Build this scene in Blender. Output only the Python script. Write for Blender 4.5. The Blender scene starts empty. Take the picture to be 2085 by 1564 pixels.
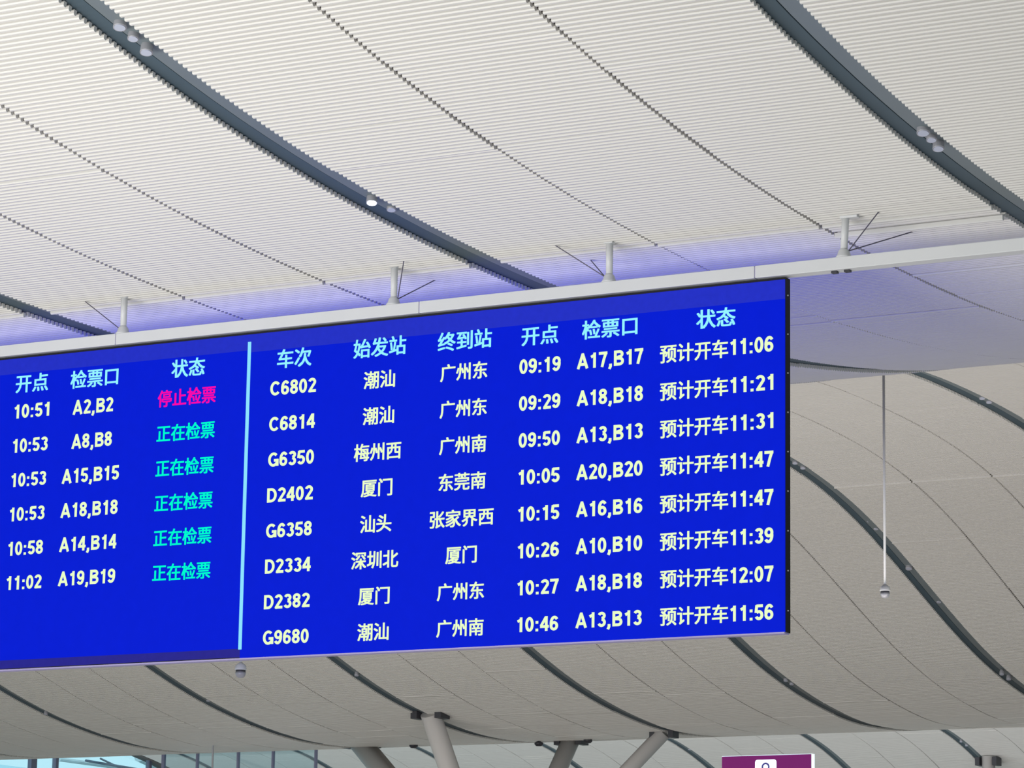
import bpy, math, random
from mathutils import Matrix, Vector, Euler
random.seed(7)
SC = bpy.context.scene
COL = SC.collection
H = 1.6                       # eye height above the concourse floor

# ------------------------------------------------------------------ camera
FPX, YAW, PITCH, ROLL = 6693.04, 0.501749, 0.196355, 0.015965
cy, sy, cp, sp = math.cos(YAW), math.sin(YAW), math.cos(PITCH), math.sin(PITCH)
FW = Vector((-sy * cp, cy * cp, sp)); R0 = Vector((cy, sy, 0)); U0 = R0.cross(FW)
cr, sr = math.cos(ROLL), math.sin(ROLL)
RT = R0 * cr + U0 * sr
UP = -R0 * sr + U0 * cr
cam_data = bpy.data.cameras.new('camera')
cam = bpy.data.objects.new('camera', cam_data); COL.objects.link(cam)
cam_data.sensor_width = 36.0
cam_data.lens = FPX * 36.0 / 2085.0
cam_data.clip_start = 0.5; cam_data.clip_end = 1000
cam.matrix_world = Matrix((( RT.x, UP.x, -FW.x, 0), (RT.y, UP.y, -FW.y, 0), (RT.z, UP.z, -FW.z, H), (0, 0, 0, 1)))
SC.camera = cam
SC.view_settings.view_transform = 'Standard'; SC.view_settings.look = 'None'
SC.view_settings.gamma = 1.0; SC.view_settings.use_curve_mapping = False
SC.view_settings.exposure = 0.0

# ------------------------------------------------------------------ light
world = bpy.data.worlds.new('world'); SC.world = world; world.use_nodes = True
wn = world.node_tree; wn.nodes.clear()
wo = wn.nodes.new('ShaderNodeOutputWorld'); wb = wn.nodes.new('ShaderNodeBackground')
wb.inputs['Color'].default_value = (0.62, 0.86, 0.93, 1); wb.inputs['Strength'].default_value = 1.2
wn.links.new(wb.outputs[0], wo.inputs[0])

def area(name, loc, direction, sx, sz, power, color):
    l = bpy.data.lights.new(name, 'AREA'); l.shape = 'RECTANGLE'; l.size = sx; l.size_y = sz
    l.energy = power; l.color = color
    o = bpy.data.objects.new(name, l); COL.objects.link(o); o.location = loc
    o.rotation_euler = Vector(direction).to_track_quat('-Z', 'Y').to_euler(); return o
area('fill_near', (-22, 9.5, 1.4 + H), (-0.05, 1, 0.46), 20, 3, 3100, (1.0, 0.985, 0.95))  # added fill that brightens the near wave
area('fill_middle', (-35, 52, 0.2 + H), (0.05, 1, 0.34), 60, 6, 4700, (1.0, 0.95, 0.895))  # added fill below the view, lifts the second wave; not a real lamp
area('fill_far', (-60, 94, 0.6 + H), (0.0, 1, 0.40), 90, 6, 11000, (0.98, 0.97, 1.0))  # unseen fill added to brighten the third wave
area('fill_upward', (-30, 42, 0.2 + H), (0, 0.15, 1), 80, 44, 3900, (0.96, 0.97, 1.0))  # added upward fill, stands in for light bounced off the floor

# ------------------------------------------------------------------ colour and materials
def lin(c):
    return tuple(((v / 255) / 12.92 if v / 255 <= .04045 else ((v / 255 + .055) / 1.055) ** 2.4) for v in c)
def mat(name, rgb, rough=.6, metal=0, noise=.06, scale=8, emis=None, estr=1, spec=.5):
    m = bpy.data.materials.new(name); m.use_nodes = True; nt = m.node_tree
    b = nt.nodes['Principled BSDF']; b.inputs['Roughness'].default_value = rough
    b.inputs['Metallic'].default_value = metal
    b.inputs['Specular IOR Level'].default_value = spec if not emis else .05
    n = nt.nodes.new('ShaderNodeTexNoise'); n.inputs['Scale'].default_value = scale
    t = nt.nodes.new('ShaderNodeTexCoord'); nt.links.new(t.outputs['Object'], n.inputs['Vector'])
    mr = nt.nodes.new('ShaderNodeMapRange'); mr.inputs['To Min'].default_value = 1 - noise; mr.inputs['To Max'].default_value = 1 + noise
    nt.links.new(n.outputs['Fac'], mr.inputs['Value'])
    mx = nt.nodes.new('ShaderNodeVectorMath'); mx.operation = 'SCALE'
    mx.inputs[0].default_value = lin(rgb); nt.links.new(mr.outputs[0], mx.inputs['Scale'])
    nt.links.new(mx.outputs[0], b.inputs['Base Color'])
    if emis:
        b.inputs['Emission Color'].default_value = (*lin(emis), 1); b.inputs['Emission Strength'].default_value = estr
        if noise and estr:
            m2 = nt.nodes.new('ShaderNodeVectorMath'); m2.operation = 'SCALE'; m2.inputs[0].default_value = lin(emis)
            nt.links.new(mr.outputs[0], m2.inputs['Scale']); nt.links.new(m2.outputs[0], b.inputs['Emission Color'])
    return m
M = dict(
    slat=mat('slat_white_metal', (228, 226, 221), .45, 0, .02, 2),
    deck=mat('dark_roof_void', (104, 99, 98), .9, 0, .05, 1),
    duct=mat('blue_grey_channel', (80, 99, 110), .55, 0, .08, 1.5),
    duct2=mat('grey_green_channel', (120, 131, 136), .5, 0, .08, 1.5),
    white=mat('white_paint', (226, 227, 228), .4, 0, .03, 3),
    steel=mat('white_steel', (214, 210, 207), .5, 0, .04, .6),
    dark=mat('dark_steel', (58, 58, 64), .5, 0, .06, 5),
    black=mat('black_cabinet', (8, 5, 14), .7, 0, .1, 9),
    cable=mat('grey_cable', (96, 92, 108), .5, .3, .03, 9),
    can=mat('lamp_housing', (176, 176, 182), .4, .2, .03, 12),
    lens=mat('lamp_lens', (196, 202, 220), .15, 0, .02, 20),
    lens_on=mat('lamp_lens_lit', (230, 240, 255), .2, 0, 0, 20, (225, 238, 255), 3.0),
    blue=mat('led_blue', (2, 2, 6), .7, 0, .05, 7, (0, 28, 212), 1.0, .2),
    blue2=mat('led_blue_dim', (8, 8, 16), .5, 0, .10, 16, (32, 46, 196), 1.0, .2),
    blue3=mat('led_footer', (8, 8, 14), .5, 0, .10, 16, (38, 36, 140), 1.0, .2),
    rear=mat('led_blue_rear', (4, 4, 10), .5, 0, .03, 6, (20, 44, 236), 1.9, .2),
    yel=mat('led_text', (10, 10, 8), .5, 0, .05, 30, (236, 255, 200), 1.0, .2),
    cyan=mat('led_head', (8, 10, 10), .5, 0, .05, 30, (150, 244, 255), 1.0, .2),
    green=mat('led_green', (8, 10, 10), .5, 0, .05, 30, (0, 252, 205), 1.0, .2),
    pink=mat('led_pink', (10, 8, 10), .5, 0, .05, 30, (255, 8, 168), 1.0, .2),
    line=mat('led_line', (8, 10, 10), .5, 0, .02, 30, (140, 226, 255), 1.0, .2),
    rim=mat('lilac_rim', (170, 160, 205), .5, 0, .02, 9),
    purple=mat('sign_purple', (88, 28, 84), .4, 0, .03, 3, (96, 26, 76), .5),
    signw=mat('sign_white', (240, 245, 255), .4, 0, .01, 3, (215, 245, 255), .9),
    signb=mat('sign_navy', (50, 44, 120), .4, 0, .02, 3),
    floor=mat('polished_floor', (168, 160, 150), .25, 0, .06, .4),
    mull=mat('mullion', (88, 92, 112), .5, 0, .05, 2),
)
gm = bpy.data.materials.new('clear_glass'); gm.use_nodes = True; nt = gm.node_tree; nt.nodes.clear()
out = nt.nodes.new('ShaderNodeOutputMaterial'); mixn = nt.nodes.new('ShaderNodeMixShader')
tr = nt.nodes.new('ShaderNodeBsdfTransparent'); gl = nt.nodes.new('ShaderNodeBsdfGlossy')
tr.inputs['Color'].default_value = (.84, .95, .98, 1); gl.inputs['Roughness'].default_value = .05
mixn.inputs[0].default_value = .08
nt.links.new(tr.outputs[0], mixn.inputs[1]); nt.links.new(gl.outputs[0], mixn.inputs[2]); nt.links.new(mixn.outputs[0], out.inputs[0])
M['glass'] = gm

# ------------------------------------------------------------------ helpers
class MB:
    def __init__(s): s.v = []; s.f = []
    def add(s, v, f):
        n = len(s.v); s.v += [tuple(p) for p in v]; s.f += [tuple(i + n for i in q) for q in f]
    def box(s, a, b):
        x0, y0, z0 = a; x1, y1, z1 = b
        s.add([(x0,y0,z0),(x1,y0,z0),(x1,y1,z0),(x0,y1,z0),(x0,y0,z1),(x1,y0,z1),(x1,y1,z1),(x0,y1,z1)],
              [(0,3,2,1),(4,5,6,7),(0,1,5,4),(1,2,6,5),(2,3,7,6),(3,0,4,7)])
    def tube(s, a, b, ra, rb=None, n=12, caps=True):
        rb = ra if rb is None else rb; a = Vector(a); b = Vector(b); d = (b - a).normalized()
        u = d.orthogonal().normalized(); w = d.cross(u)
        v = [p + (u * math.cos(2*math.pi*i/n) + w * math.sin(2*math.pi*i/n)) * r for p, r in ((a, ra), (b, rb)) for i in range(n)]
        f = [(i, (i+1) % n, n + (i+1) % n, n + i) for i in range(n)]
        if caps: f += [tuple(range(n-1, -1, -1)), tuple(range(n, 2*n))]
        s.add(v, f)
    def lathe(s, c, prof, n=20, axis=Vector((0,0,1))):
        q = Vector((0,0,1)).rotation_difference(axis); c = Vector(c); k = len(prof); v = []
        for (r, z) in prof:
            for i in range(n):
                t = 2*math.pi*i/n; v.append(c + q @ Vector((r*math.cos(t), r*math.sin(t), z)))
        f = [(j*n+i, j*n+(i+1) % n, (j+1)*n+(i+1) % n, (j+1)*n+i) for j in range(k-1) for i in range(n)]
        f += [tuple(range(n-1, -1, -1)), tuple(range((k-1)*n, k*n))]
        s.add(v, f)
    def build(s, name, m, parent=None, origin=None, smooth=False, bevel=0):
        o0 = Vector(origin) if origin is not None else (Vector(parent.location) if parent is not None and parent.parent is None else Vector((0,0,0)))
        if parent is not None and parent.parent is not None:
            o0 = Vector(parent.parent.location) + Vector(parent.location)
        me = bpy.data.meshes.new(name); me.from_pydata([tuple(Vector(p) - o0) for p in s.v], [], s.f); me.update()
        me.materials.append(m)
        if smooth: me.polygons.foreach_set('use_smooth', [len(p.vertices) == 4 for p in me.polygons])
        o = bpy.data.objects.new(name, me); COL.objects.link(o)
        if parent is not None: o.parent = parent
        else: o.location = o0
        if bevel:
            md = o.modifiers.new('bevel', 'BEVEL'); md.width = bevel; md.segments = 2
        return o
def tag(o, label=None, cat=None, group=None, kind=None):
    for k, v in (('label', label), ('category', cat), ('group', group), ('kind', kind)):
        if v: o[k] = v
    return o
def thing(name, loc, label=None, cat=None, group=None, kind=None):
    o = bpy.data.objects.new(name, None); COL.objects.link(o); o.location = loc
    o.empty_display_size = .2
    return tag(o, label, cat, group, kind)

# ------------------------------------------------------------------ roof profile (height above the eye)
W = 6.0
X0 = 2.825309
PP = [9.15456329, 1.66992671, 0.00953491, 0.29323822, 0.22204168, -0.00959744, 0.01968421, 0.01013766, -0.01571598, 0.00648871, 0.00021688]
def S01(t): t = min(1, max(0, t)); return t * t * (3 - 2 * t)
def Z(y):
    Y = y / W; w = 2 * math.pi / PP[0]
    z = PP[1] + PP[2] * Y - 0.00109565 * (Y - 8) ** 2
    for h in range(4): z += PP[3+2*h] * math.cos((h+1)*w*Y) + PP[4+2*h] * math.sin((h+1)*w*Y)
    return W * z + .52 * S01((y - 83) / 10) * (1 - S01((y - 96) / 14))
def slope(y): return (Z(y + .05) - Z(y - .05)) / .1
def chX(k): return W * (k - X0)
def ray(u, v): return RT * ((u - 1042.5) / FPX) + UP * (-(v - 782) / FPX) + FW
def onY(u, v, Y): d = ray(u, v); return d * (Y / d.y)
def onX(u, v, X): d = ray(u, v); return d * (X / d.x)
def onroof(u, v, y0):
    d = ray(u, v); y = y0
    while y < 200:
        if d.z / d.y * y > Z(y): return d * (y / d.y)
        y += .02
def proj(P):
    P = Vector(P); return 1042.5 + FPX * P.dot(RT) / P.dot(FW), 782 - FPX * P.dot(UP) / P.dot(FW)
XW = -85.6        # glazed side wall
CW = .37          # width of a dark channel
JG = .040         # gap at a thin joint

# ------------------------------------------------------------------ setting
b = MB(); b.box((-170, -60, -H - .2), (70, 170, -H)); tag(b.build('floor', M['floor']), 'pale polished stone concourse floor', 'floor', kind='structure')

ceiling = thing('ceiling', (0, 0, 0), 'rippling ceiling of white metal slats over the concourse', 'ceiling', kind='structure')
ys = [-40 + .8 * i for i in range(222)]
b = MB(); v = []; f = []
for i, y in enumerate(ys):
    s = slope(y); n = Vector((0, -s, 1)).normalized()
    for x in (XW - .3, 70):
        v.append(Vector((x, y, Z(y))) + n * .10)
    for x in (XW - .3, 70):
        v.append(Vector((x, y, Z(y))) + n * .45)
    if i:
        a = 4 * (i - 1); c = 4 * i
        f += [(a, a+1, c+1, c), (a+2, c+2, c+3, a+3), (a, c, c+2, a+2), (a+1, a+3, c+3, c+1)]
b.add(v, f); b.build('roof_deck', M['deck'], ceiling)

# slats
PITCH_S, SW = .08, .042
def slat_section(L):
    h = SW / 2
    pr = [(-h, .045), (-h, .004), (-h * .55, -.009), (h * .55, -.009), (h, .004), (h, .045)]
    v = [(x, a, c) for x in (-L / 2, L / 2) for a, c in pr]; n = len(pr)
    f = [(i, i + 1, n + i + 1, n + i) for i in range(n - 1)] + [(n - 1, 0, n, 2 * n - 1), tuple(range(n - 1, -1, -1)), tuple(range(n, 2 * n))]
    return v, f
FR = [((CW / 2 - .02) / W, .3396 - JG / 2 / W), (.3396 + JG / 2 / W, .6533 - JG / 2 / W), (.6533 + JG / 2 / W, 1 - (CW / 2 + .04) / W)]
SEG = {}
def strip_jit(k, c, y):   # panels a few metres long sit a little high or low, a few slats hang proud
    q = (k, c, int(y / 2.16 + k * .37 + c * .61))
    if q not in SEG: SEG[q] = random.uniform(-.006, .006)
    return SEG[q]
rows = []
y = 17.0
while y < 129:
    s = slope(y); rows.append(y); y += PITCH_S / math.sqrt(1 + s * s)
slat_mesh = {}
for c in range(3):
    L = (FR[c][1] - FR[c][0]) * W; v, f = slat_section(L)
    me = bpy.data.meshes.new('slat'); me.from_pydata(v, [], f); me.materials.append(M['slat']); slat_mesh[c] = (me, L, v, f)
def visible_y(y):   # stretches of roof the photograph can see, with a margin
    return y < 48 or 57 < y < 96 or 116 < y
cands = []; strips = {}
for k in range(-22, 5):
    for c in range(3):
        xa, xb = chX(k + FR[c][0]), chX(k + FR[c][1])
        lst = []
        for y in rows:
            if not visible_y(y): continue
            ua, va = proj((xa, y, Z(y))); ub, vb = proj((xb, y, Z(y)))
            if ub < -500 or ua > 2585 or max(va, vb) < -400 or min(va, vb) > 2100: continue
            lst.append(y)
            um, vm = proj(((xa + xb) / 2, y, Z(y)))
            if y < 27 and ub > 10 and ua < 2075 and 4 < vm and max(va, vb) > 8:
                pxp = abs(proj(((xa + xb) / 2, y, Z(y)))[1] - proj(((xa + xb) / 2, y + PITCH_S, Z(y + PITCH_S)))[1])
                vis = min(ub, 2085) - max(ua, 0)
                if vis > 60: cands.append((pxp * min(1, vis / 250), k, c, y))
        if len(lst) > 3 and xa > XW: strips[(k, c)] = lst
cands.sort(reverse=True)
single = set((k, c, y) for _, k, c, y in cands[:300])
for (k, c), lst in strips.items():
    me, L, v0, f0 = slat_mesh[c]; xc = chX(k + (FR[c][0] + FR[c][1]) / 2)
    b = MB(); mine = []
    for y in lst:
        s = slope(y); a = math.atan(s); ca, sa = math.cos(a), math.sin(a)
        dz = strip_jit(k, c, y) + random.uniform(-.0015, .0015)
        if random.random() < .006: dz -= .012
        if abs(y - 30.32) < .04: dz -= .022
        if (k, c) == (0, 2) and abs(y - 30.62) < .04: dz -= .05
        if (k, c) == (0, 0) and y > 26.85: dz += .012
        if k >= -2 and abs(y - 67.7) < .05: dz -= .03
        if (k, c, y) in single: mine.append((y, a, dz)); continue
        z = Z(y) + dz
        if y < 50: b.add([(xc + p[0], y + p[1]*ca - p[2]*sa, z + p[1]*sa + p[2]*ca) for p in v0], f0)
        else:
            h = SW / 2
            pr = [(-h, .05), (-h, 0), (h, 0), (h, .05)]
            b.add([(xc + x, y + p[0]*ca - p[1]*sa, z + p[0]*sa + p[1]*ca) for x in (-L/2, L/2) for p in pr],
                  [(0,1,5,4), (1,2,6,5), (2,3,7,6), (0,3,2,1), (4,5,6,7)])
    so = b.build('slat_strip', M['slat'], ceiling); so['kind'] = 'stuff'
    for y, a, dz in mine:
        o = bpy.data.objects.new('slat', me); COL.objects.link(o); o.parent = so
        o.location = (xc, y, Z(y) + dz); o.rotation_euler = (a, 0, 0)

# dark channels between the bays, with the thin sunk joints left open
for k in range(-11, 4):
    xa, xb = chX(k) - CW / 2 - .08, chX(k) + CW / 2 + .01; xm = chX(k) - .08
    b = MB(); b2 = MB(); va = []; vb = []; fa = []; n = 0
    for y in [16 + .5 * i for i in range(230)]:
        s = slope(y); nn = Vector((0, -s, 1)).normalized(); P = lambda x, h: Vector((x, y, Z(y))) + nn * h
        va += [P(xa, .048), P(xm - .012, .080), P(xm - .012, .10), P(xa, .10)]
        vb += [P(xm + .012, .068), P(xb, .047), P(xb, .10), P(xm + .012, .10)]
        if n: q = 4 * n; fa += [(q-4+i, q-4+(i+1) % 4, q+(i+1) % 4, q+i) for i in range(4)]
        n += 1
    b.add(va, fa); b2.add(vb, fa)
    ch = b.build('channel', M['duct'], ceiling)
    b2.build('channel_flange', M['duct2'], ch)

# ------------------------------------------------------------------ departure board
BY = 30.0
pt = onY(1598, 564, BY); BX1, BZ1 = pt.x, pt.z; BZ0 = onY(1598, 1287, BY).z
BX0 = BX1 - 14.6
board = thing('departure_board', ((BX0 + BX1) / 2, BY, BZ0), 'large blue LED departure board hung under the white beam', 'departure board')
def rect(a, c, y0, y1): bb = MB(); bb.box((a[0], y0, a[1]), (c[0], y1, c[1])); return bb
rect((BX0, BZ0), (BX1 + .004, BZ1), BY + .008, BY + .125).build('cabinet', M['black'], board)
XD = onY(500, 1000, BY).x
zh0 = onY(0, 763, BY).z; zh1 = onY(1598, 610, BY).z; zh2 = onY(500, 717, BY).z; zh3 = onY(700, 698, BY).z
zl0 = onY(0, 1345, BY).z; zl1 = onY(490, 1322, BY).z
rect((BX0, (zl0 + zl1) / 2), (XD, (zh0 + zh2) / 2), BY - .012, BY + .008).build('screen', M['blue'], board)
rect((XD, BZ0), (BX1, (zh1 + zh3) / 2), BY - .012, BY + .008).build('screen', M['blue'], board)
rect((BX0, (zh0 + zh2) / 2), (XD, BZ1 - .026), BY - .010, BY + .008).build('header_band', M['blue2'], board)
rect((XD, (zh1 + zh3) / 2), (BX1, BZ1 - .026), BY - .010, BY + .008).build('header_band', M['blue2'], board)
rect((BX0, BZ0 + .012), (XD, (zl0 + zl1) / 2), BY - .010, BY + .008).build('footer_band', M['blue3'], board)
rect((BX0, BZ0 - .016), (BX1, BZ0), BY - .012, BY + .10).build('lower_rim', M['rim'], board)
dt = onY(510, 697, BY); db = onY(488.5, 1323, BY)
rect((dt.x - .019, db.z), (dt.x + .019, dt.z), BY - .022, BY - .012).build('divider_line', M['line'], board)
rect((BX0 + .05, BZ0 + .05), (BX1 - .05, BZ1 - .05), BY + .125, BY + .14).build('rear_screen', M['rear'], board)
for i in range(9):
    z = BZ0 + .22 + i * .405
    rect((BX1 + .004, z - .006), (BX1 + .014, z + .006), BY + .05, BY + .062).build('latch', M['white'], board)

# lettering
DG = None
def text_mesh(body, bold):
    cu = bpy.data.curves.new('lettering', 'FONT'); cu.body = body; cu.offset = bold; cu.resolution_u = 3; cu.fill_mode = 'FRONT'
    o = bpy.data.objects.new('lettering', cu); COL.objects.link(o)
    dg = bpy.context.evaluated_depsgraph_get(); dg.update()
    me = bpy.data.meshes.new_from_object(o.evaluated_get(dg))
    v = [tuple(p.co) for p in me.vertices]; f = [tuple(p.vertices) for p in me.polygons]
    bpy.data.objects.remove(o); bpy.data.curves.remove(cu); bpy.data.meshes.remove(me)
    return v, f
TC = {}
def arc(cx, cz, rx, rz, a0, a1, n=14):
    return [(cx + rx * math.cos(math.radians(a0 + (a1 - a0) * i / n)), cz + rz * math.sin(math.radians(a0 + (a1 - a0) * i / n))) for i in range(n + 1)]
TH = .188; E_ = TH / 2; DW = .58     # stroke width and digit width, in cap heights
cxd = DW / 2; rxd = DW / 2 - E_
GL = {
 '0': (DW, [arc(cxd, .5, rxd, .5 - E_, 0, 360, 24)]),
 '1': (DW, [[(.36, 0), (.36, 1)], [(.40, .86), (.12, .72)]]),
 '2': (DW, [arc(cxd, .71, rxd, .29 - E_, 165, -25, 14) + [(.20, .22), (.10, .02)], [(.05, E_), (DW, E_)]]),
 '3': (DW, [arc(cxd, .74, rxd * .93, .26 - E_, 160, -90, 14), arc(cxd, .30, rxd, .30 - E_, 90, -160, 14)]),
 '4': (DW, [[(.42, 0), (.42, 1)], [(.40, .95), (.06, .34)], [(.0, .30), (DW + .01, .30)]]),
 '5': (DW, [[(.13, 1 - E_), (DW - .03, 1 - E_)], [(.15, .96), (.10, .47)], arc(cxd, .32, rxd, .32 - E_, 140, -155, 16)]),
 '6': (DW, [arc(cxd, .32, rxd, .32 - E_, 0, 360, 20), arc(cxd + .03, .5, rxd + .03, .5 - E_, 40, 200, 14)]),
 '7': (DW, [[(0, 1 - E_), (DW, 1 - E_)], [(DW - .09, .93), (.36, .55), (.22, 0)]]),
 '8': (DW, [arc(cxd, .74, rxd * .92, .26 - E_ * .9, 0, 360, 20), arc(cxd, .29, rxd, .29 - E_, 0, 360, 20)]),
 '9': (DW, [arc(cxd, .68, rxd, .32 - E_, 0, 360, 20), arc(cxd - .03, .5, rxd + .03, .5 - E_, 20, -140, 14)]),
 ':': (.30, [[(.15, 0), (.15, .18)], [(.15, .52), (.15, .70)]]),
 ',': (.28, [[(.15, .17), (.15, 0), (.07, -.17)]]),
 'A': (.76, [[(.07, 0), (.38, .97)], [(.69, 0), (.38, .97)], [(.18, .29), (.58, .29)], [(.30, .93), (.46, .93)]]),
 'B': (.70, [[(.12, 0), (.12, 1)], [(.12, 1 - E_)] + arc(.40, .745, .18, .255 - E_, 90, -90, 12) + [(.12, .49)], [(.12, .50)] + arc(.42, .285, .19, .285 - E_, 90, -90, 12) + [(.12, E_)]]),
 'C': (.72, [arc(.38, .5, .29, .5 - E_, 40, 320, 22)]),
 'D': (.72, [[(.12, 0), (.12, 1)], [(.12, 1 - E_)] + arc(.32, .5, .31, .5 - E_, 90, -90, 18) + [(.12, E_)]]),
 'G': (.76, [arc(.39, .5, .30, .5 - E_, 45, 335, 22), [(.42, .44), (.76, .44)], [(.68, .50), (.68, .04)]]),
}
def stroke_text(body):
    V, F, x = [], [], 0
    for ch in body:
        w, st = GL[ch]
        for pl in st:
            n0 = len(V); k = len(pl); closed = (abs(pl[0][0] - pl[-1][0]) + abs(pl[0][1] - pl[-1][1])) < 1e-4
            for i, p in enumerate(pl):
                a = pl[i-1] if i else (pl[-2] if closed else pl[0]); c = pl[i+1] if i < k - 1 else (pl[1] if closed else pl[-1])
                d1 = Vector((p[0]-a[0], p[1]-a[1])); d2 = Vector((c[0]-p[0], c[1]-p[1]))
                if d1.length < 1e-6: d1 = d2
                if d2.length < 1e-6: d2 = d1
                t = (d1.normalized() + d2.normalized()).normalized(); nn = Vector((-t.y, t.x))
                q = TH / 2 / max(.5, t.dot(d2.normalized()))
                V.append((x + p[0] + nn.x*q, p[1] + nn.y*q)); V.append((x + p[0] - nn.x*q, p[1] - nn.y*q))
            F += [(n0+2*i, n0+2*i+1, n0+2*i+3, n0+2*i+2) for i in range(k-1)]
        x += w + .07
    return V, F
TC = {}
def letters(body, u0, u1, vc, hpx, m, cjk, parent=board, Y=BY, name='lettering'):
    if body not in TC:
        if cjk:
            v0, f0 = text_mesh(body, 0.0); v, f = [], []
            for dx, dz in ((-.024, -.012), (.024, .012), (-.02, .014), (.02, -.014)):
                n = len(v); v += [(p[0] + dx, p[1] + dz) for p in v0]; f += [tuple(i + n for i in q) for q in f0]
            TC[body] = (v, f)
        else: TC[body] = stroke_text(body)
    v, f = TC[body]
    xs = [p[0] for p in v]; x0, x1 = min(xs), max(xs)
    if cjk: z0, z1 = min(p[1] for p in v), max(p[1] for p in v)
    else: z0, z1 = 0, 1
    um = (u0 + u1) / 2
    A = onY(u0, vc, Y); B = onY(u1, vc, Y); c = onY(um, vc, Y)
    hh = onY(um, vc - hpx / 2, Y).z - onY(um, vc + hpx / 2, Y).z
    sx = (B.x - A.x) / (x1 - x0); sz = hh / (z1 - z0)
    b = MB(); b.add([(A.x + (p[0] - x0) * sx, Y - .016, c.z + (p[1] - (z0 + z1) / 2) * sz) for p in v], f)
    return b.build(name, m, parent)
# right half: heads
for t, u, w_, v_ in (('车次', 601, 70, 729), ('始发站', 775, 107, 707), ('终到站', 948, 110, 693), ('开点', 1101, 75, 683), ('检票口', 1243, 113, 668), ('状态', 1459, 80, 648)):
    letters(t, u - w_/2, u + w_/2, v_, 39, M['cyan'], True)
ROWS = [('C6802', '潮汕', '广州东', '09:19', 'A17,B17', '11:06'), ('C6814', '潮汕', '广州东', '09:29', 'A18,B18', '11:21'),
        ('G6350', '梅州西', '广州南', '09:50', 'A13,B13', '11:31'), ('D2402', '厦门', '东莞南', '10:05', 'A20,B20', '11:47'),
        ('G6358', '汕头', '张家界西', '10:15', 'A16,B16', '11:47'), ('D2334', '深圳北', '厦门', '10:26', 'A10,B10', '11:39'),
        ('D2382', '厦门', '广州东', '10:27', 'A18,B18', '12:07'), ('G9680', '潮汕', '广州南', '10:46', 'A13,B13', '11:56')]
for i, r in enumerate(ROWS):
    t = i / 7
    L = lambda a, c: a + (c - a) * t
    letters(r[0], L(598, 583) - 46, L(598, 583) + 47, L(788, 1297), 29, M['yel'], False)
    wd = {2: 64, 3: 96, 4: 130}
    letters(r[1], L(774, 761) - wd[len(r[1])]/2, L(774, 761) + wd[len(r[1])]/2, L(773, 1287), 36, M['yel'], True)
    letters(r[2], L(946, 938) - wd[len(r[2])]/2, L(946, 938) + wd[len(r[2])]/2, L(757, 1279), 36, M['yel'], True)
    letters(r[3], L(1101, 1096) - 42, L(1101, 1096) + 42, L(744, 1271), 30, M['yel'], False)
    letters(r[4], L(1243, 1240) - 67, L(1243, 1240) + 68, L(731, 1261), 31, M['yel'], False)
    letters('预计开车', 1345, 1484, L(716, 1253), 38, M['yel'], True)
    letters(r[5], 1488, 1576, L(704, 1248), 32, M['yel'], False)
# left half
for t, u, w_, v_ in (('开点', 67, 66, 780), ('检票口', 194, 97, 770), ('状态', 385, 68, 749)):
    letters(t, u - w_/2, u + w_/2, v_, 37, M['cyan'], True)
LROWS = [('10:51', 'A2,B2', '停止检票'), ('10:53', 'A8,B8', '正在检票'), ('10:53', 'A15,B15', '正在检票'), ('10:53', 'A18,B18', '正在检票'), ('10:58', 'A14,B14', '正在检票'), ('11:02', 'A19,B19', '正在检票')]
for i, r in enumerate(LROWS):
    t = i / 5
    L = lambda a, c: a + (c - a) * t
    letters(r[0], L(66, 50) - 35, L(66, 50) + 36, L(836, 1186), 28, M['yel'], False)
    w_ = 41 if len(r[1]) == 5 else 58
    letters(r[1], L(191, 178) - w_, L(191, 178) + w_, L(827, 1176), 29, M['yel'], False)
    letters(r[2], L(382, 371) - 59, L(382, 371) + 59, L(808, 1164), 35, M['pink'] if i == 0 else M['green'], True)

# ------------------------------------------------------------------ beam and its hangers
zb1 = onY(1000, 599, BY).z; zb0 = onY(1000, 623, BY).z
beam = thing('support_beam', (-16, BY + .06, zb0), 'long white steel box beam carrying the blue departure board', 'beam')
cuts = [-31.5, onY(237, 690, BY).x, onY(855, 620, BY).x, onY(1538, 548, BY).x, -4.0]
for i in range(4):
    bb = MB(); bb.box((cuts[i] + .004, BY - .02, zb0), (cuts[i+1] - .004, BY + .13, zb1)); bb.build('beam_section', M['white'], beam, bevel=.006)
bb = MB()
for c in cuts[1:4]: bb.box((c - .02, BY - .01, zb0 + .01), (c + .02, BY + .12, zb1 - .01))
bb.build('splice_sleeve', M['rim'], beam)
for u, v in ((1700, 553), (1726, 550)):
    p = onY(u, v, BY + .05); bb = MB(); bb.box((p.x - .03, BY + .02, zb0 - .022), (p.x + .03, BY + .08, zb0)); bb.build('clip', M['dark'], beam)
hang = [(250, 'left hanger, above the status column of the board\'s left half', [(170, 613)]), (801, 'hanger left of the board\'s centre, between two bare cables', [(823, 528), (888, 571)]),
        (1240, 'hanger right of the thick dark channel, two cables to its left', [(1128, 500), (1203, 532)]), (1718, 'hanger off the right end of the board, L-shaped top', [(1790, 432), (1864, 472)])]
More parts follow.
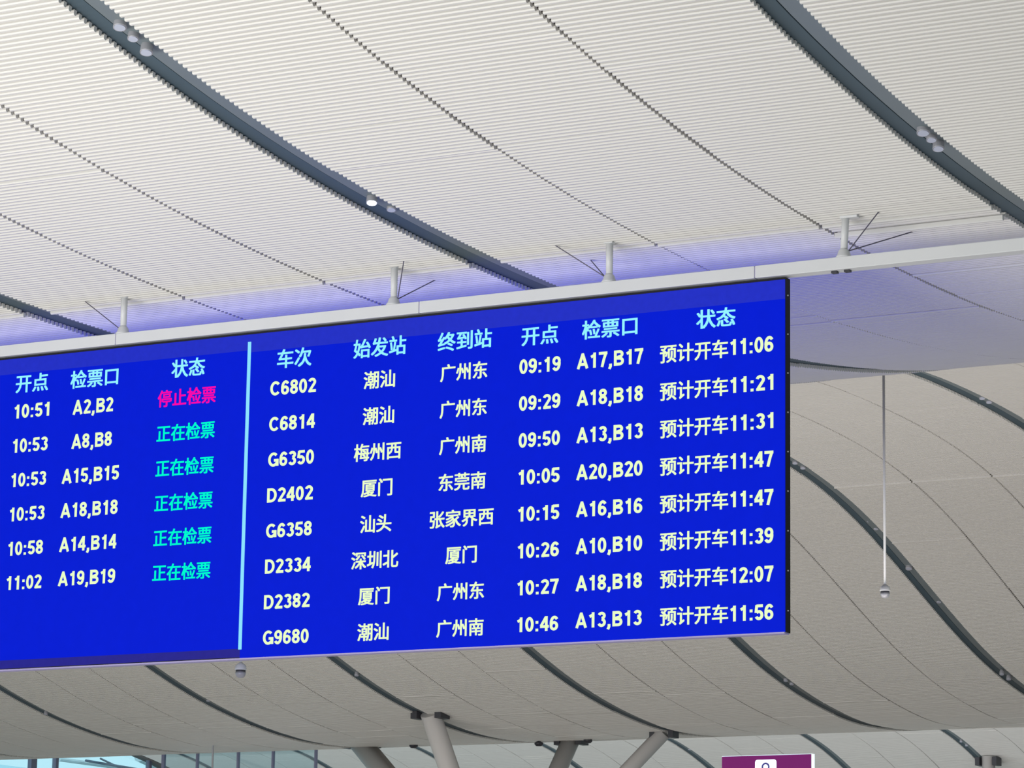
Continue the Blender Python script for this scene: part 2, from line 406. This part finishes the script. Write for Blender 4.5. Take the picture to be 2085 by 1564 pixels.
for i, (u, lab, cabs) in enumerate(hang):
    vb_ = 705 - .1046 * u
    p = onY(u, vb_, BY + .05); zc = Z(BY + .05) + .01
    h = thing('beam_hanger', (p.x, BY + .055, zb1), 'white steel ' + lab, 'hanger', 'beam hangers')
    x, yb = p.x, BY + .055
    bb = MB(); bb.lathe((x, yb, zb1), [(.085, 0), (.085, .012), (.07, .03), (.055, .075), (.034, .10)], 16); bb.build('base', M['white'], h, smooth=True)
    bb = MB(); bb.tube((x, yb, zb1 + .09), (x + (.02 if i == 3 else 0), yb, zc), .036, .040, 14); bb.build('tube', M['white'], h, smooth=True)
    bb = MB()
    if i == 3: bb.box((x - .03, yb - .04, zc - .035), (x + .16, yb + .04, zc)); 
    else: bb.box((x - .05, yb - .04, zc - .02), (x + .05, yb + .04, zc + .0))
    bb.build('head_plate', M['white'], h, bevel=.005)
    for cu_, cv_ in cabs:
        e = onroof(cu_, cv_, 20)
        bb = MB(); bb.tube((x + (.05 if cu_ > u else -.05), yb, zb1 + .07), (e.x, e.y, e.z + .01), .006, n=6); bb.build('stay_cable', M['cable'], h)

# ------------------------------------------------------------------ spotlights in the channels
def spot(u, v, k, r, lab, lit=False, dx=.03, tilt=(0.12, -.25)):
    P = onX(u, v, chX(k) + dx)
    ax = Vector((tilt[0], tilt[1], -1)).normalized()          # looks down and a little toward the viewer
    top = P - ax * r * 2.3
    t = thing('spotlight', P, lab, 'spotlight', 'spotlights in the dark ceiling channels')
    bb = MB(); q = -ax
    bb.lathe(P, [(r * .86, r * .12), (r, 0), (r * 1.02, r * .2), (r * .95, r * 1.3), (r * .7, r * 2.1), (r * .35, r * 2.3)], 20, q)
    bb.build('housing', M['can'], t, smooth=True)
    bb = MB(); bb.lathe(P, [(r * .84, -.002), (r * .84, r * .1)], 20, q); bb.build('lens', M['lens_on'] if lit else M['lens'], t)
    bb = MB(); bb.tube(top, (top.x, top.y, Z(top.y) + .10), r * .16, n=8); bb.build('stem', M['dark'], t)
spot(244, 57, 0, .062, 'uppermost of three grey spotlights at the top left')
spot(271, 80, 0, .052, 'dim middle one of three spotlights at the top left')
spot(298, 108, 0, .060, 'lowest of three spotlights at the top left, with a pale blue lens')
spot(757, 414, 0, .058, 'glaring lit spotlight in the long dark channel above the board', True)
spot(797, 428, 0, .050, 'unlit pale spotlight just right of the glaring one')
spot(1880, 272, 1, .062, 'uppermost of three grey spotlights in the channel at top right')
spot(1897, 286, 1, .050, 'middle of three grey spotlights in the channel at top right')
spot(1911, 304, 1, .056, 'lowest of three grey spotlights in the channel at top right')
far = [(2000, 812, -1, 'left one of a spotlight pair in the curved channel at the right edge'), (2014, 820, -1, 'right one of a spotlight pair in the curved channel at the right edge'),
       (1619, 944, -2, 'spotlight right beside the board\'s dark edge'), (1635, 954, -2, 'second spotlight from the board\'s right edge'),
       (1770, 1062, -2, 'upper spotlight of the pair left of the hanging pole'), (1784, 1078, -2, 'lower spotlight of the pair left of the hanging pole'),
       (1851, 1159, -2, 'bright round spotlight right of the hanging pole'), (1912, 1227, -2, 'faint spotlight below the bright round one'),
       (2040, 1374, -2, 'upper of two spotlights low on the right edge'), (2054, 1384, -2, 'lower of two spotlights low on the right edge'),
       (1600, 1387, -3, 'left spotlight in the channel under the board\'s right corner'), (1612, 1394, -3, 'right spotlight in the channel under the board\'s right corner'),
       (1187, 1398, -4, 'left spotlight in the channel under the board\'s middle'), (1199, 1406, -4, 'right spotlight in the channel under the board\'s middle'),
       (726, 1376, -5, 'spotlight left of the white column branches'), (424, 1428, -6, 'spotlight in the channel under the dome camera'),
       (93, 1455, -7, 'spotlight in the lowest channel at the left edge'),
       (1683, 1520, -6, 'left spotlight above the purple sign\'s right corner'), (1695, 1530, -6, 'right spotlight above the purple sign\'s right corner'),
       (1957, 1511, -5, 'left spotlight near the bottom right column head'), (1968, 1519, -5, 'right spotlight near the bottom right column head'),
       (1404, 1527, -7, 'spotlight in the far channel left of the purple sign')]
for u, v, k, lab in far:
    spot(u, v, k, .085 if (u, v) == (1851, 1159) else .062, lab)

# ------------------------------------------------------------------ hanging dome cameras
def dome(u, v, Y, pole_r, lab, up=-.012):
    P = onY(u, v, Y); t = thing('dome_camera', (P.x, P.y, P.z), lab, 'camera', 'hanging dome cameras')
    bb = MB(); bb.lathe(P, [(.03, .13), (.085, .085), (.095, .03), (.095, .01)][::-1], 20); bb.build('housing', M['white'], t, smooth=True)
    bb = MB(); bb.lathe(P, [(.08, -.02), (.08, .01)], 20); bb.build('dark_ring', M['dark'], t)
    bb = MB(); bb.lathe(P, [(.03, -.115), (.062, -.10), (.083, -.055), (.085, -.02)], 20); bb.build('bubble', M['rim' if False else 'can'], t, smooth=True)
    bb = MB(); bb.tube((P.x, P.y, P.z + .12), (P.x, P.y, Z(P.y) + up), pole_r, n=10); bb.lathe((P.x, P.y, Z(P.y) + up - .03), [(.07, 0), (.07, .034)], 16); bb.build('pole', M['white'], t, smooth=True)
dome(1802, 1205, 54.5, .024, 'small white dome camera on a long pole right of the board')
dome(490, 1366, 44, .018, 'white dome camera just below the board, near its divider line', .047)

# ------------------------------------------------------------------ branching column
N = onY(1010, 1850, 84)
col = thing('branching_column', (N.x, N.y, -H), 'white tree-like steel column with four branches at bottom centre', 'column')
bb = MB(); bb.tube((N.x, N.y, -H), (N.x, N.y, N.z), .55, .5, 24); bb.build('trunk', M['steel'], col, smooth=True)
bb = MB(); bb.lathe((N.x, N.y, -H), [(.8, 0), (.8, .1), (.6, .2)], 24); bb.build('base', M['steel'], col)
for u, v, Y, r in ((733, 1512, 87, .34), (876, 1452, 80.7, .29), (1163, 1506, 87, .27), (1352, 1494, 84.6, .22)):
    T = onY(u, v, Y); T.z = max(T.z, Z(Y) - .0)
    br = MB(); br.tube(N, T, r * 1.05, r, 20); br = br.build('branch', M['steel'], col, smooth=True)
    d = (T - N).normalized(); bb = MB()
    s = slope(Y)
    for sx in (-1, 1):
        c = T + Vector((sx * r * 1.35, 0, -.07)); bb.box((c.x - r * .35, c.y - r * .9, c.z - .10), (c.x + r * .35, c.y + r * .9, c.z + .12))
    bb.build('bracket', M['dark'], br)
T = onroof(2012, 1540, 116); B2 = onY(2030, 1800, T.y)
c2 = thing('roof_column', (B2.x, B2.y, -H), 'white column head with dark brackets at the bottom right corner', 'column')
bb = MB(); bb.tube((B2.x, B2.y, -H), T, .36, .26, 20); bb.build('shaft', M['steel'], c2, smooth=True)
bb = MB()
for sx in (-1, 1): bb.box((T.x + sx * .36 - .09, T.y - .3, T.z - .38), (T.x + sx * .36 + .09, T.y + .3, T.z - .05))
bb.build('bracket', M['dark'], c2)
for u, v, lab in ((842, 1522, 'small dark fixture under the roof edge left of the steep column branch'), (957, 1497, 'small dark fixture right of the steep column branch'), (1097, 1518, 'small dark fixture between the middle column branches'), (1197, 1512, 'small dark fixture right of the third column branch')):
    P = onY(u, v, 86.3); bb = MB(); bb.lathe((P.x, P.y, P.z), [(.08, -.02), (.13, .03), (.13, .08), (.06, .12)], 12); bb.tube((P.x, P.y, P.z + .1), (P.x, P.y, Z(P.y) + .03), .02, n=6)
    tag(bb.build('roof_fixture', M['dark'], origin=P), lab, 'fixture', 'small fixtures under the roof edge')

# ------------------------------------------------------------------ glazing at the lower left
wl = thing('wall_left', (XW, 100, -H), 'bright glazed side wall seen under the roof at bottom left', 'glass wall', kind='structure')
ysm = sorted([onX(66, 1555, XW).y, onX(113, 1555, XW).y] + [onX(66, 1555, XW).y - 3.6 * i for i in range(1, 9)] + [onX(113, 1555, XW).y + 7 * i for i in range(1, 4)])
for i, y in enumerate(ysm):
    bb = MB(); w_ = .2 if i == 8 else .10; bb.box((XW - .1, y - w_, -H), (XW + .1, y + w_, 13.5)); bb.build('mullion', M['mull'], wl)
    if i: bb = MB(); bb.box((XW - .02, ysm[i-1] + .16, -H), (XW + .02, y - .16, 13.5)); bb.build('pane', M['glass'], wl)
for z in (1.5, 4.5, 7.5, 10.2):
    bb = MB(); bb.box((XW - .08, ysm[0], z - .07), (XW + .08, ysm[-1], z + .07)); bb.build('transom', M['mull'], wl)
cn = thing('entrance_canopy', (XW - 6, 118, -H), 'white steel canopy outside the glazed wall at bottom left', 'canopy')
for (u0, v0, u1, v1, r) in ((120, 1546, 265, 1566, .10), (175, 1549, 330, 1575, .06), (282, 1542, 335, 1567, .22), (205, 1545, 262, 1572, .05)):
    a = onX(u0, v0, XW - 5); c = onX(u1, v1, XW - 6.5); bb = MB(); bb.tube(a, c, r, n=8); bb.build('canopy_bar', M['white'] if r > .07 else M['mull'], cn)
for yy in (112, 121, 130):
    bb = MB(); bb.tube((XW - 6, yy, -H), (XW - 6, yy, 11.2), .12, n=10); bb.build('canopy_post', M['white'], cn, smooth=True)
bb = MB(); bb.box((XW - 9, 110, 11.2), (XW - 3, 133, 11.35)); bb.build('canopy_roof', M['glass'], cn)

gs = thing('glass_screen', (onY(480, 1555, 97).x, 97, -H), 'pale glass screen with thin dark mullions under the roof edge', 'glass screen')
us = [333, 402, 485, 556, 643]; xs = [onY(u, 1555, 97).x for u in us]
for i, x in enumerate(xs):
    w_ = .028 if i else .05
    bb = MB(); bb.box((x - w_, 96.93, -H), (x + w_, 97.07, Z(97) + .05)); bb.build('mullion', M['mull'], gs)
    if i: bb = MB(); bb.box((xs[i-1] + .05, 96.99, -H), (x - .05, 97.01, Z(97))); bb.build('pane', M['glass'], gs)
P = onY(434, 1513, 84); bb = MB(); bb.tube((P.x, P.y, Z(84) - .02), (P.x, P.y, P.z - 2.6), .03, n=8)
bb.lathe((P.x, P.y, P.z - 2.75), [(.03, 0), (.09, .02), (.09, .12), (.03, .16)], 12)
bb.v = [tuple(p) for p in bb.v]
tag(bb.build('drop_pipe', M['can'], origin=P), 'thin grey pipe hanging from the roof edge before the glass screen', 'pipe')

# ------------------------------------------------------------------ purple sign
SY = 60.0
a = onY(1470, 1541, SY); c = onY(1651, 1541, SY); zt = a.z; zb = zt - .62
sg = thing('washroom_sign', ((a.x + c.x) / 2, SY, -H), 'purple lightbox sign with a white person symbol at the bottom edge', 'sign')
bb = MB(); bb.box((a.x, SY, zb), (c.x, SY + .03, zt)); bb.build('face', M['purple'], sg)
bb = MB(); bb.box((a.x - .01, SY + .03, zb - .01), (c.x + .012, SY + .16, zt + .012)); bb.build('case', M['signw'], sg)
i0 = onY(1538, 1548, SY); i1 = onY(1581, 1548, SY); w_ = i1.x - i0.x; xc = (i0.x + i1.x) / 2; zi = onY(1560, 1547, SY).z
def rrect(x0, x1, z0, z1, r, y0, y1):
    pts = []
    for cx_, cz_, a0 in ((x1 - r, z1 - r, 0), (x0 + r, z1 - r, 90), (x0 + r, z0 + r, 180), (x1 - r, z0 + r, 270)):
        for q in range(5): t = math.radians(a0 + q * 22.5); pts.append((cx_ + r * math.cos(t), cz_ + r * math.sin(t)))
    n = len(pts); m_ = MB(); m_.add([(x, y0, z) for x, z in pts] + [(x, y1, z) for x, z in pts], [tuple(range(n)), tuple(range(2*n-1, n-1, -1))] + [(i, n+i, n+(i+1) % n, (i+1) % n) for i in range(n)])
    return m_
rrect(xc - w_/2, xc + w_/2, zi - w_, zi, .05, SY - .012, SY).build('symbol_panel', M['signw'], sg)
zr = onY(1560, 1562, SY).z
bb = MB(); n = 24; v = []; f = []
for i in range(n):
    t = 2*math.pi*i/n
    for r in (.052, .088): v.append((xc + r * math.cos(t), SY - .016, zr + r * math.sin(t)))
    j = (i + 1) % n; f.append((2*i, 2*i+1, 2*j+1, 2*j))
bb.add(v, f); bb.box((xc - .06, SY - .018, zi - w_ + .05), (xc + .06, SY - .012, zr - .10)); bb.build('person_symbol', M['signb'], sg)
for x in (a.x + .2, c.x - .2):
    bb = MB(); bb.box((x - .04, SY + .05, -H), (x + .04, SY + .13, zb)); bb.build('post', M['can'], sg)

# ------------------------------------------------------------------ stand everything on the floor (z = 0)
for o in SC.objects:
    if o.parent is None and o.type in {'MESH', 'EMPTY'}: o.location.z += H
